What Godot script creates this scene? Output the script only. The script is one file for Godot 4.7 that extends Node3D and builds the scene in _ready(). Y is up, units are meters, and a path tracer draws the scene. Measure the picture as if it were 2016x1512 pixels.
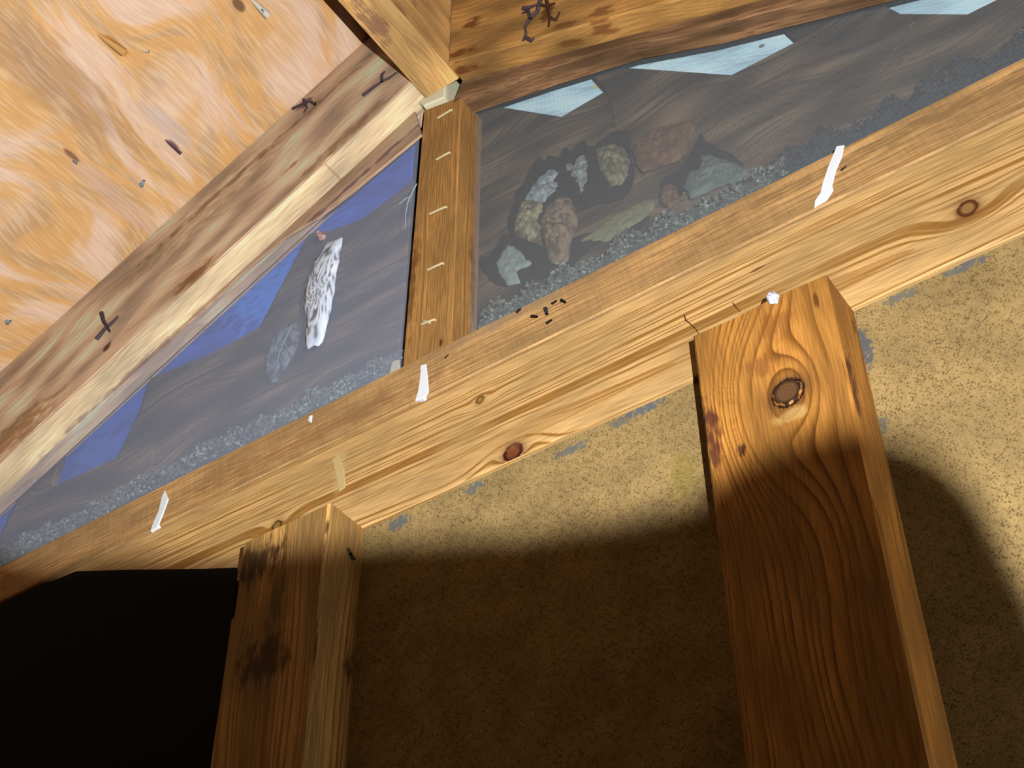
extends Node3D
# The inside of a small shed, seen up towards its gable: studs, plate, screened vent, ridge and roof, lit by a hand torch.

const TORCH := Vector3(0.54, -0.55, 0.6)
const AIM := Vector3(-0.32, -0.12, 0.55)
const DEEP := 0.665   # woods and boards are darker than a torch makes them look
var rng := RandomNumberGenerator.new()
var noise := FastNoiseLite.new()
var taken := {}

# ---------------------------------------------------------------- helpers
func numbered(called: String) -> String:
	if not taken.has(called):
		taken[called] = 0
		return called
	taken[called] += 1
	return "%s_%03d" % [called, taken[called]]

func tag(o: Node3D, label: String, category: String, group := "") -> Node3D:
	o.set_meta("label", label)
	o.set_meta("category", category)
	if group != "":
		o.set_meta("group", group)
	return o

func tri(st: SurfaceTool, a: Vector3, b: Vector3, c: Vector3, n: Vector3, uv: Callable) -> void:
	if (b - a).cross(c - a).dot(n) > 0.0:
		var t := b
		b = c
		c = t
	for p in [a, b, c]:
		st.set_normal(n)
		st.set_uv(uv.call(p, n))
		st.add_vertex(p)

func begin() -> SurfaceTool:
	var st := SurfaceTool.new()
	st.begin(Mesh.PRIMITIVE_TRIANGLES)
	return st

# u runs with the grain (along), v across it; both in the millimetres of the wood picture
func grain_uv(org: Vector3, along: Vector3, box: Array) -> Callable:
	return func(p: Vector3, n: Vector3) -> Vector2:
		var w := along.cross(n)
		if w.length() < 0.3:
			w = along.cross(Vector3(0, 0, 1)) if absf(along.z) < 0.9 else Vector3(1, 0, 0)
		w = w.normalized()
		var big := w.x if absf(w.x) > absf(w.y) and absf(w.x) > absf(w.z) else (w.y if absf(w.y) > absf(w.z) else w.z)
		if big < 0.0:
			w = -w
		var d := (p - org) * 1000.0
		return Vector2((d.dot(along) - box[0]) / (box[1] - box[0]), (d.dot(w) - box[2]) / (box[3] - box[2]))

func inset(poly: PackedVector2Array, b: float) -> PackedVector2Array:
	var out := PackedVector2Array()
	var n := poly.size()
	for i in n:
		var e1 := (poly[i] - poly[(i + n - 1) % n]).normalized()
		var e2 := (poly[(i + 1) % n] - poly[i]).normalized()
		var n1 := Vector2(-e1.y, e1.x)
		var n2 := Vector2(-e2.y, e2.x)
		out.append(poly[i] + (n1 + n2) * (b / maxf(0.3, 1.0 + n1.dot(n2))))
	return out

# a flat outline (x, y) given thickness from z0 to z1, its near edges chamfered by b
func prism(st: SurfaceTool, poly_in: PackedVector2Array, z0: float, z1: float, b: float, uv: Callable) -> void:
	var poly := poly_in.duplicate()
	var area := 0.0
	for i in poly.size():
		area += poly[i].cross(poly[(i + 1) % poly.size()])
	if area < 0.0:
		poly.reverse()
	var top := inset(poly, b) if b > 0.0 else poly
	var n := poly.size()
	var zb := z1 - b
	var large := PackedVector2Array()
	for p in poly:
		large.append(p * 1000.0)
	var ids := Geometry2D.triangulate_polygon(large)
	for k in range(0, ids.size(), 3):
		var q := [top[ids[k]], top[ids[k + 1]], top[ids[k + 2]]]
		tri(st, Vector3(q[0].x, q[0].y, z1), Vector3(q[1].x, q[1].y, z1), Vector3(q[2].x, q[2].y, z1), Vector3(0, 0, 1), uv)
		q = [poly[ids[k]], poly[ids[k + 1]], poly[ids[k + 2]]]
		tri(st, Vector3(q[0].x, q[0].y, z0), Vector3(q[1].x, q[1].y, z0), Vector3(q[2].x, q[2].y, z0), Vector3(0, 0, -1), uv)
	for i in n:
		var j := (i + 1) % n
		var e := (poly[j] - poly[i]).normalized()
		var nn := Vector3(e.y, -e.x, 0)
		var a := Vector3(poly[i].x, poly[i].y, z0)
		var c := Vector3(poly[j].x, poly[j].y, z0)
		var a1 := Vector3(poly[i].x, poly[i].y, zb)
		var c1 := Vector3(poly[j].x, poly[j].y, zb)
		tri(st, a, c, c1, nn, uv)
		tri(st, a, c1, a1, nn, uv)
		if b > 0.0:
			var a2 := Vector3(top[i].x, top[i].y, z1)
			var c2 := Vector3(top[j].x, top[j].y, z1)
			var nb := (nn + Vector3(0, 0, 1)).normalized()
			tri(st, a1, c1, c2, nb, uv)
			tri(st, a1, c2, a2, nb, uv)

func obj(called: String, st: SurfaceTool, m: Material, parent: Node = null) -> MeshInstance3D:
	var o := MeshInstance3D.new()
	o.mesh = st.commit()
	o.material_override = m
	if parent == null:
		o.name = numbered(called)
		add_child(o, true)
	else:
		o.name = called
		parent.add_child(o, true)
	return o

func struct(called: String, st: SurfaceTool, m: Material, label: String, category: String) -> MeshInstance3D:
	var o := obj(called, st, m)
	o.name = called
	o.set_meta("kind", "structure")
	tag(o, label, category)
	return o

func joined(a: Array, b: PackedVector2Array) -> PackedVector2Array:
	var out := PackedVector2Array(a)
	out.append_array(b)
	return out

func rect(x0: float, y0: float, x1: float, y1: float) -> PackedVector2Array:
	return PackedVector2Array([Vector2(x0, y0), Vector2(x1, y0), Vector2(x1, y1), Vector2(x0, y1)])

func slab(x0: float, y0: float, z0: float, x1: float, y1: float, z1: float, uv: Callable) -> SurfaceTool:
	var st := begin()
	prism(st, rect(x0, y0, x1, y1), z0, z1, 0.0, uv)
	return st

func plain_uv(size: float) -> Callable:
	return func(p: Vector3, n: Vector3) -> Vector2:
		if absf(n.z) > 0.6:
			return Vector2(p.x, p.y) / size
		return Vector2(p.z, p.y) / size if absf(n.x) > 0.6 else Vector2(p.x, p.z) / size

# a bent round wire, twig or thread
func tube(st: SurfaceTool, pts: Array, r0: float, r1: float, sides := 6) -> void:
	var rings := []
	for i in pts.size():
		var d: Vector3 = pts[mini(i + 1, pts.size() - 1)] - pts[maxi(i - 1, 0)]
		d = d.normalized()
		var s := d.cross(Vector3(0, 0, 1))
		if s.length() < 0.1:
			s = d.cross(Vector3(1, 0, 0))
		s = s.normalized()
		var t := d.cross(s).normalized()
		var r := lerpf(r0, r1, float(i) / (pts.size() - 1))
		var ring := []
		for k in sides:
			var a := TAU * k / sides
			ring.append([pts[i] + (s * cos(a) + t * sin(a)) * r, s * cos(a) + t * sin(a)])
		rings.append(ring)
	for i in pts.size() - 1:
		for k in sides:
			var l := (k + 1) % sides
			var q := [rings[i][k], rings[i + 1][k], rings[i + 1][l], rings[i][l]]
			for order in [[0, 1, 2], [0, 2, 3]]:
				var a: Vector3 = q[order[0]][0]
				var b: Vector3 = q[order[1]][0]
				var c: Vector3 = q[order[2]][0]
				var ord: Array = order if (b - a).cross(c - a).dot(q[0][1]) < 0.0 else [order[0], order[2], order[1]]
				for o in ord:
					st.set_normal(q[o][1])
					st.add_vertex(q[o][0])
	for e in [0, pts.size() - 1]:
		for k in range(1, sides - 1):
			for o in [0, k, k + 1]:
				st.set_normal(rings[e][o][1])
				st.add_vertex(rings[e][o][0])

# a crumpled, domed scrap with the given outline: leaves, crusts and flakes behind the screen
func scrap(poly: PackedVector2Array, z: float, bulge: float, crumple: float, c1: Color, c2: Color, seed_: int, fine := 1.0, holes := 0.0) -> SurfaceTool:
	var rings := 14
	var count := 44
	var outline := PackedVector2Array()
	var total := 0.0
	for i in poly.size():
		total += poly[i].distance_to(poly[(i + 1) % poly.size()])
	for k in count:
		var want := total * k / count
		for i in poly.size():
			var len := poly[i].distance_to(poly[(i + 1) % poly.size()])
			if want <= len:
				outline.append(poly[i].lerp(poly[(i + 1) % poly.size()], want / len))
				break
			want -= len
	var mid := Vector2.ZERO
	for p in outline:
		mid += p / count
	var st := begin()
	st.set_smooth_group(0)
	noise.seed = seed_
	var a := c1.srgb_to_linear()
	var b := c2.srgb_to_linear()
	for side in [1.0, -1.0]:
		var base := 0 if side > 0.0 else (rings + 1) * count
		for r in rings + 1:
			var s := float(r) / rings
			for k in count:
				var e := outline[k] - mid
				e *= 1.0 + 0.05 * noise.get_noise_2d(k * 37.0, seed_) * fine
				var p := mid + e * s
				var q := p * 1000.0
				var f1 := noise.get_noise_2d(q.x * 7.0 * fine, q.y * 7.0 * fine)
				var f2 := noise.get_noise_2d(q.x * 22.0 * fine + 500.0, q.y * 22.0 * fine)
				var ridge := 1.0 - absf(f1) * 2.2
				var rise := bulge * sqrt(maxf(0.0, 1.0 - s * s))
				rise += crumple * (ridge * 0.7 + f2 * 0.6) * (1.0 - pow(s, 6.0))
				var tone := clampf(0.5 + f2 * 0.7 + f1 * 0.5, 0.0, 1.0)
				var c := a.lerp(b, tone)
				if holes > 0.0 and noise.get_noise_2d(q.x * 34.0 + 90.0, q.y * 34.0) > 0.62 - 0.3 * holes:
					c = c * 0.25
					rise -= crumple * 0.8
				st.set_color(Color(c.r, c.g, c.b))
				st.add_vertex(Vector3(p.x, p.y, z + (rise if side > 0.0 else -0.0006)))
		for r in rings:
			for k in count:
				var l := (k + 1) % count
				var i0 := base + r * count + k
				var i1 := base + r * count + l
				var i2 := i0 + count
				var i3 := i1 + count
				for i in ([i0, i2, i3, i0, i3, i1] if side < 0.0 else [i0, i3, i2, i0, i1, i3]):
					st.add_index(i)
	st.generate_normals()
	return st

# ---------------------------------------------------------------- computed wood and board pictures
func picture(w: int, h: int, data: PackedByteArray) -> ImageTexture:
	var img := Image.create_from_data(w, h, false, Image.FORMAT_RGB8, data)
	img.generate_mipmaps()
	return ImageTexture.create_from_image(img)

func put(data: PackedByteArray, at: int, r: float, g: float, b: float) -> void:
	data[at] = clampi(int(r * 255.0), 0, 255)
	data[at + 1] = clampi(int(g * 255.0), 0, 255)
	data[at + 2] = clampi(int(b * 255.0), 0, 255)

# sawn softwood. box: u0, u1, v0, v1 in mm. s: base, late, period, depth, warp, seed, knots, tongues, stains, sheet
func wood(w: int, h: int, box: Array, s: Dictionary) -> ImageTexture:
	var data := PackedByteArray()
	data.resize(w * h * 3)
	noise.seed = s.get("seed", 1)
	var base: Color = s.base
	var late: Color = s.late
	var period: float = s.get("period", 8.0)
	var depth: float = s.get("depth", 0.6)
	var warp: float = s.get("warp", 5.0)
	var blotch: float = s.get("blotch", 0.1)
	var calm: float = s.get("calm", 0.45)
	var sharp: float = s.get("sharp", 0.0)
	var saw: float = s.get("saw", 0.0)
	var knots: Array = s.get("knots", [])
	var tongues: Array = s.get("tongues", [])
	var stains: Array = s.get("stains", [])
	for j in h:
		var v: float = lerpf(box[2], box[3], (j + 0.5) / h)
		for i in w:
			var u: float = lerpf(box[0], box[1], (i + 0.5) / w)
			var slow := noise.get_noise_2d(u * calm, v * 1.2)
			var f := v + warp * slow
			for k in knots:
				var dx: float = (u - k[0]) / 1.7
				var dy: float = v - k[1]
				var d := dx * dx + dy * dy
				var reach: float = k[3]
				if d < reach * reach * 5.0:
					f = lerpf(f, k[1] + sqrt(d) * k[4], exp(-d / (reach * reach)))
			var p := f / period + 0.9 * noise.get_noise_1d(f * 6.0)
			var t := p - floorf(p)
			var ring := t * t * t * (1.0 - smoothstep(0.93, 1.0, t))
			if sharp > 0.0:
				ring = lerpf(ring, smoothstep(0.5, 0.86, t) * (1.0 - smoothstep(0.9, 1.0, t)), sharp)
			var fibre := noise.get_noise_2d(u * 3.0, v * 60.0)
			var big := noise.get_noise_2d(u * 0.9 + 700.0, v * 2.5)
			var c := base.lerp(late, clampf(ring * depth * (1.0 + 0.7 * big), 0.0, 1.0))
			var gain := 1.0 + 0.09 * fibre + blotch * big
			if saw > 0.0:
				gain += saw * noise.get_noise_2d(u * 30.0 + v * 6.0, v * 2.0)
			c = Color(c.r * gain, c.g * gain, c.b * gain)
			for q in tongues:   # cathedral tips: u of the tip, v of the axis, length (signed), half width, colour, share
				var along: float = (q[0] - u) / q[2]
				if along > 0.0 and along < 1.0:
					var off: float = absf(v - q[1] - slow * 2.0) / (q[3] * sqrt(along))
					if off < 1.0:
						c = c.lerp(q[4], q[5] * (1.0 - along) * (0.45 + 0.55 * off * off))
			for k in knots:
				var dx: float = u - k[0]
				var dy: float = v - k[1]
				var d := sqrt(dx * dx + dy * dy) * (1.0 + 0.04 * fibre)
				var r: float = k[2]
				if d < r * 3.5:
					if d < r:
						c = k[5].lerp(k[6], smoothstep(0.5, 0.85, d / r))
						c = c * (1.0 + 0.08 * sin(d * 3.0))
					else:
						c = c.lerp(k[6], 0.45 * exp(-(d - r) / (r * 0.5)))
			for q in stains:   # u, v, reach along, reach across, colour, share
				var du: float = (u - q[0]) / q[2]
				var dv: float = (v - q[1]) / q[3]
				var d := du * du + dv * dv
				if d < 1.8:
					var edge := d + 0.45 * noise.get_noise_2d(u * 5.0, v * 9.0) + 0.2 * noise.get_noise_2d(u * 14.0, v * 30.0) + 0.25 * fibre
					c = c.lerp(q[4], q[5] * (1.0 - smoothstep(0.0, 1.1, edge)))
			put(data, (j * w + i) * 3, c.r, c.g, c.b)
	return picture(w, h, data)

# rotary-cut plywood: pale flame figure and pinkish bare patches
func plywood(w: int, h: int, box: Array, stains: Array) -> ImageTexture:
	var data := PackedByteArray()
	data.resize(w * h * 3)
	noise.seed = 77
	var tan_ := Color(0.93, 0.70, 0.44)
	var pink := Color(0.97, 0.80, 0.66)
	var grey := Color(0.78, 0.63, 0.48)
	for j in h:
		var v: float = lerpf(box[2], box[3], (j + 0.5) / h)
		for i in w:
			var u: float = lerpf(box[0], box[1], (i + 0.5) / w)
			var bend := noise.get_noise_2d(u * 0.5, v * 0.8) * 30.0
			var a := noise.get_noise_2d(u * 0.6, (v + bend) * 1.6)
			var b := noise.get_noise_2d(u * 1.3 + 900.0, (v + bend) * 5.0) * 0.6 + noise.get_noise_2d(u * 3.0 + 400.0, (v + bend) * 12.0) * 0.4
			var fibre := noise.get_noise_2d(u * 2.2 + 300.0, (v + bend * 0.3) * 34.0)
			var c := tan_.lerp(pink, smoothstep(-0.35, 0.85, a + 0.5 * b))
			c = c.lerp(grey, 0.5 * smoothstep(0.0, 0.9, b - 0.6 * a))
			var pale := smoothstep(0.3, 0.75, fibre + 0.5 * b)
			c = c.lerp(Color(0.94, 0.84, 0.70), 0.3 * pale)
			var gain := 1.0 + 0.04 * fibre
			for q in stains:
				var du: float = (u - q[0]) / q[2]
				var dv: float = (v - q[1]) / q[3]
				var d := du * du + dv * dv
				if d < 1.8:
					c = c.lerp(q[4], q[5] * (1.0 - smoothstep(0.2, 1.0, d + 0.6 * b)))
			put(data, (j * w + i) * 3, c.r * gain, c.g * gain, c.b * gain)
	return picture(w, h, data)

# particle board: fine chips, dark specks, grey mould where it meets the plate
func chipboard(w: int, h: int, box: Array, stains: Array) -> ImageTexture:
	var data := PackedByteArray()
	data.resize(w * h * 3)
	noise.seed = 5
	for j in h:
		var v: float = lerpf(box[2], box[3], (j + 0.5) / h)
		for i in w:
			var u: float = lerpf(box[0], box[1], (i + 0.5) / w)
			var chip := noise.get_noise_2d(u * 95.0, v * 130.0) * 0.6 + noise.get_noise_2d(u * 48.0 + 900.0, v * 60.0) * 0.4
			var cloud := noise.get_noise_2d(u * 2.2, v * 2.2) + 0.5 * noise.get_noise_2d(u * 8.0, v * 9.0)
			var speck := noise.get_noise_2d(u * 70.0 + 4000.0, v * 70.0) * 0.8 + noise.get_noise_2d(u * 12.0, v * 12.0) * 0.15
			var gain := 1.0 + 0.11 * chip + 0.06 * cloud
			var c := Color(0.67 * gain, 0.555 * gain, 0.35 * gain)
			if speck > 0.5:
				c = c.lerp(Color(0.34, 0.25, 0.13), clampf((speck - 0.5) * 5.0, 0.0, 0.75))
			for q in stains:
				var du: float = (u - q[0]) / q[2]
				var dv: float = (v - q[1]) / q[3]
				var d := du * du + dv * dv
				if d < 2.2:
					c = c.lerp(q[4], q[5] * (1.0 - smoothstep(0.3, 1.0, d + 0.55 * noise.get_noise_2d(u * 18.0, v * 18.0) + 0.3 * chip)))
			put(data, (j * w + i) * 3, c.r, c.g, c.b)
	return picture(w, h, data)

func weave() -> ImageTexture:
	var n := 384
	var data := PackedByteArray()
	data.resize(n * n * 4)
	for j in n:
		for i in n:
			var a := absf(fposmod(i / 12.0, 1.0) - 0.5) * 2.0
			var b := absf(fposmod(j / 12.0, 1.0) - 0.5) * 2.0
			var wire := maxf(smoothstep(0.45, 0.9, a), smoothstep(0.55, 0.95, b) * 0.8)
			var at := (j * n + i) * 4
			data[at] = 255
			data[at + 1] = 255
			data[at + 2] = 255
			data[at + 3] = int(255.0 * (0.45 + 0.55 * wire))
	var img := Image.create_from_data(n, n, false, Image.FORMAT_RGBA8, data)
	img.generate_mipmaps()
	return ImageTexture.create_from_image(img)

func matte(tex: Texture2D, rough := 0.75, tint := Color.WHITE) -> StandardMaterial3D:
	var m := StandardMaterial3D.new()
	m.albedo_texture = tex
	m.albedo_color = Color(tint.r * DEEP, tint.g * DEEP, tint.b * DEEP)
	m.roughness = rough
	m.metallic_specular = 0.2
	return m

func flat(c: Color, rough := 0.8) -> StandardMaterial3D:
	var m := StandardMaterial3D.new()
	m.albedo_color = Color(c.r * DEEP, c.g * DEEP, c.b * DEEP)
	m.roughness = rough
	m.metallic_specular = 0.2
	return m

func painted() -> StandardMaterial3D:
	var m := StandardMaterial3D.new()
	m.vertex_color_use_as_albedo = true
	m.albedo_color = Color(DEEP, DEEP, DEEP)
	m.roughness = 0.85
	m.metallic_specular = 0.25
	return m

# ---------------------------------------------------------------- the scene
func _ready() -> void:
	rng.seed = 20
	noise.noise_type = FastNoiseLite.TYPE_SIMPLEX
	noise.fractal_type = FastNoiseLite.FRACTAL_NONE
	noise.frequency = 0.01
	# camera, air, torch
	var cam := Camera3D.new()
	cam.name = "camera"
	cam.transform = Transform3D(Basis(Vector3(0.82296, -0.00689, -0.56805), Vector3(0.38894, 0.73566, 0.55455), Vector3(0.41407, -0.67731, 0.60810)), Vector3(0.47439, -0.60333, 0.59982))
	cam.fov = 28.8648
	cam.near = 0.02
	add_child(cam)
	var we := WorldEnvironment.new()
	we.name = "environment"
	var env := Environment.new()
	env.background_mode = Environment.BG_COLOR
	env.background_color = Color(0.95, 0.97, 1.0)
	env.background_energy_multiplier = 15.0
	env.tonemap_mode = Environment.TONE_MAPPER_LINEAR
	env.tonemap_exposure = 1.0
	env.sdfgi_enabled = true
	env.ssao_enabled = true
	env.ssil_enabled = true
	we.environment = env
	add_child(we)
	var beam := AreaLight3D.new()
	beam.name = "torch_light"
	beam.area_size = Vector2(0.0013, 0.0013)
	beam.area_normalize_energy = true
	beam.light_color = Color(0.95, 0.97, 1.0)
	beam.light_energy = 5.2
	beam.area_range = 8.0
	beam.area_attenuation = 2.0
	beam.shadow_enabled = true
	add_child(beam)
	beam.look_at_from_position(TORCH, AIM, Vector3.UP)

	build_shell()
	build_frame()
	build_vent()
	build_scraps()
	build_marks()
	build_torch()

func build_shell() -> void:
	# left roof slope, in view: plywood under the roof
	var ply_box := [-100.0, 700.0, -900.0, 20.0]
	var ply := matte(plywood(1024, 1024, ply_box, [
		[173.6, -249.1, 14, 6, Color(0.72, 0.42, 0.16), 0.7],
		[85.8, -271.1, 40, 10, Color(0.86, 0.76, 0.72), 0.6],
		[61.7, -352.3, 70, 12, Color(0.88, 0.72, 0.62), 0.6],
		[190.0, -308.4, 120, 30, Color(0.66, 0.52, 0.42), 0.4],
		[70.2, -280.0, 10, 3, Color(0.35, 0.2, 0.25), 0.7],
		[127.1, -349.3, 12, 2.5, Color(0.4, 0.25, 0.2), 0.6],
		[123.9, -148.2, 8, 5, Color(0.3, 0.2, 0.12), 0.6],
	]), 0.62)
	var st := begin()
	prism(st, PackedVector2Array([Vector2(0, 0.589), Vector2(-1.15, 0.0961), Vector2(-1.15, 0.1101), Vector2(0, 0.603)]), -0.3, 1.9, 0.0, grain_uv(Vector3(0, 0.589, 0), Vector3(0, 0, 1), ply_box))
	var roof := struct("ceiling", st, ply, "orange tan plywood underside of the left roof slope with flame figure and nail tips", "ceiling")
	var steel := flat(Color(0.80, 0.92, 1.0), 0.4)
	steel.metallic = 0.15
	var wn := Vector3(0.394, -0.9191, 0)
	for q in [[Vector3(-0.3003, 0.4603, 0.0629), Vector3(-0.2945, 0.4628, 0.0673), 0.0022], [Vector3(-0.3225, 0.4508, 0.1195), Vector3(-0.3212, 0.4513, 0.1251), 0.0013], [Vector3(-0.4688, 0.3881, 0.0523), Vector3(-0.4635, 0.3904, 0.054), 0.0022], [Vector3(-0.1253, 0.5353, 0.1049), Vector3(-0.1243, 0.5357, 0.1102), 0.0015]]:
		var n := begin()
		tube(n, [q[0] - wn * 0.002, q[0] + wn * 0.004, q[1] + wn * 0.009], q[2], q[2] * 0.5, 8)
		obj("nail_tip", n, steel, roof)
	for q in [[Vector3(-0.2324, 0.4894, 0.1879), Vector3(-0.2284, 0.4911, 0.1634), 0.004, Color(0.86, 0.62, 0.34)], [Vector3(-0.1257, 0.5351, 0.1192), Vector3(-0.1246, 0.5356, 0.1004), 0.0035, Color(0.9, 0.85, 0.76)], [Vector3(-0.2586, 0.4782, 0.0786), Vector3(-0.2571, 0.4788, 0.0607), 0.0016, Color(0.36, 0.25, 0.3)], [Vector3(-0.2187, 0.4953, 0.1531), Vector3(-0.2135, 0.4975, 0.1495), 0.0012, Color(0.92, 0.82, 0.7)]]:
		var n := begin()
		var mid: Vector3 = q[0].lerp(q[1], 0.55)
		tube(n, [q[0] - wn * 0.0005, q[0].lerp(q[1], 0.25) + wn * 0.002, mid + wn * 0.003, q[1] + wn * 0.005], q[2] * 0.35, q[2], 7)
		obj("splinter", n, flat(q[3]), roof)
	st = begin()
	prism(st, PackedVector2Array([Vector2(0, 0.589), Vector2(1.15, 0.0916), Vector2(1.15, 0.1056), Vector2(0, 0.603)]), -0.3, 1.9, 0.0, grain_uv(Vector3(0, 0.589, 0), Vector3(0, 0, 1), ply_box))
	var roof2 := struct("ceiling_001", st, ply, "plywood underside of the right roof slope behind the ridge", "ceiling")
	roof2.name = "ceiling_001"
	# gable wall: particle board, and a near-black panel painted in for the left bay's shade
	var osb_box := [-360.0, 560.0, -560.0, 0.0]
	var mould := Color(0.40, 0.42, 0.44)
	var osb := matte(chipboard(1280, 780, osb_box, [
		[161.2, -3.1, 15, 4.5, mould, 0.85], [143.1, -5.0, 9, 4, mould, 0.6],
		[107.9, -10.1, 14, 4.5, mould, 0.7], [34.7, -6.3, 9, 5, mould, 0.75], [-26.7, -7.7, 10, 6, mould, 0.8],
		[299.8, -29.8, 6, 16, Color(0.36, 0.37, 0.40), 0.85], [298.6, -85.2, 5, 8, Color(0.38, 0.42, 0.40), 0.6],
		[366.5, -3.1, 14, 4, mould, 0.75], [327.3, -5.0, 12, 4, mould, 0.6], [181.7, -64.9, 12, 20, Color(0.55, 0.48, 0.2), 0.45],
	]), 0.85)
	st = begin()
	prism(st, rect(-0.1, -1.95, 1.12, -0.0004), -0.28, -0.003, 0.0, grain_uv(Vector3.ZERO, Vector3(1, 0, 0), osb_box))
	struct("wall_front", st, osb, "speckled tan particle board wall under the plate with grey mould along its top", "wall")
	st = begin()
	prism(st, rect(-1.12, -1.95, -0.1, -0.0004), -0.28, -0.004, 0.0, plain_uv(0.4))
	struct("wall_front_001", st, flat(Color(0.05, 0.045, 0.04), 0.95), "near-black panel painted in for the shade in the bay left of the left stud", "wall")
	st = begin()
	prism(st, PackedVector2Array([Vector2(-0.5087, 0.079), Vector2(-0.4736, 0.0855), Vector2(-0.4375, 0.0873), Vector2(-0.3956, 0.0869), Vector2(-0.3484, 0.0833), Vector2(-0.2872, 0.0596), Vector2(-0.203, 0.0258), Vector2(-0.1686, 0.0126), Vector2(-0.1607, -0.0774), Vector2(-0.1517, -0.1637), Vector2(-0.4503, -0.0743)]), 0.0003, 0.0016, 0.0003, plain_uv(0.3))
	tag(obj("shade_sheet", st, flat(Color(0.05, 0.045, 0.04), 0.95)), "added near-black sheet standing in for shade over the plate's left end, left of the left stud", "sheet")  # added sheet: its black stands in for shade on plate and bay
	# the rest of the shed, behind and beside the camera
	var board := flat(Color(0.12, 0.10, 0.08), 0.9)
	struct("wall_left", slab(-1.12, -1.95, -0.3, -1.05, 0.16, 1.9, plain_uv(0.5)), board, "dark board side wall under the left eave", "wall")
	# added unseen hatch in the right wall: its bright daylight lights the studs' sides
	st = begin()
	for q in [[-0.3, -1.95, 0.02, 0.16], [0.18, -1.95, 1.9, 0.16], [0.02, -1.95, 0.18, -1.3], [0.02, -0.12, 0.18, 0.16]]:
		prism(st, rect(1.05, q[1], 1.12, q[3]), q[0], q[2], 0.0, plain_uv(0.5))
	struct("wall_right", st, board, "dark board side wall under the right eave with an added open hatch for side light", "wall")
	st = begin()
	prism(st, PackedVector2Array([Vector2(-1.15, -1.95), Vector2(1.15, -1.95), Vector2(1.15, 0.11), Vector2(0, 0.6), Vector2(-1.15, 0.11)]), 1.88, 1.93, 0.0, plain_uv(0.5))
	struct("wall_back", st, board, "dark board gable wall at the far end, facing the vent", "wall")
	struct("floor", slab(-1.15, -2.0, -0.1, 1.15, -1.95, 1.93, plain_uv(0.5)), board, "dark board floor of the shed", "floor")
	# outer skin of the gable, so that the vent is dark
	st = begin()
	prism(st, PackedVector2Array([Vector2(-1.12, 0.0), Vector2(1.12, 0.0), Vector2(1.12, 0.108), Vector2(0, 0.592), Vector2(-1.12, 0.108)]), -0.3, -0.28, 0.0, plain_uv(0.5))
	struct("wall_outer", st, flat(Color(0.12, 0.1, 0.09)), "dark outer boarding behind the vent", "wall")

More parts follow.
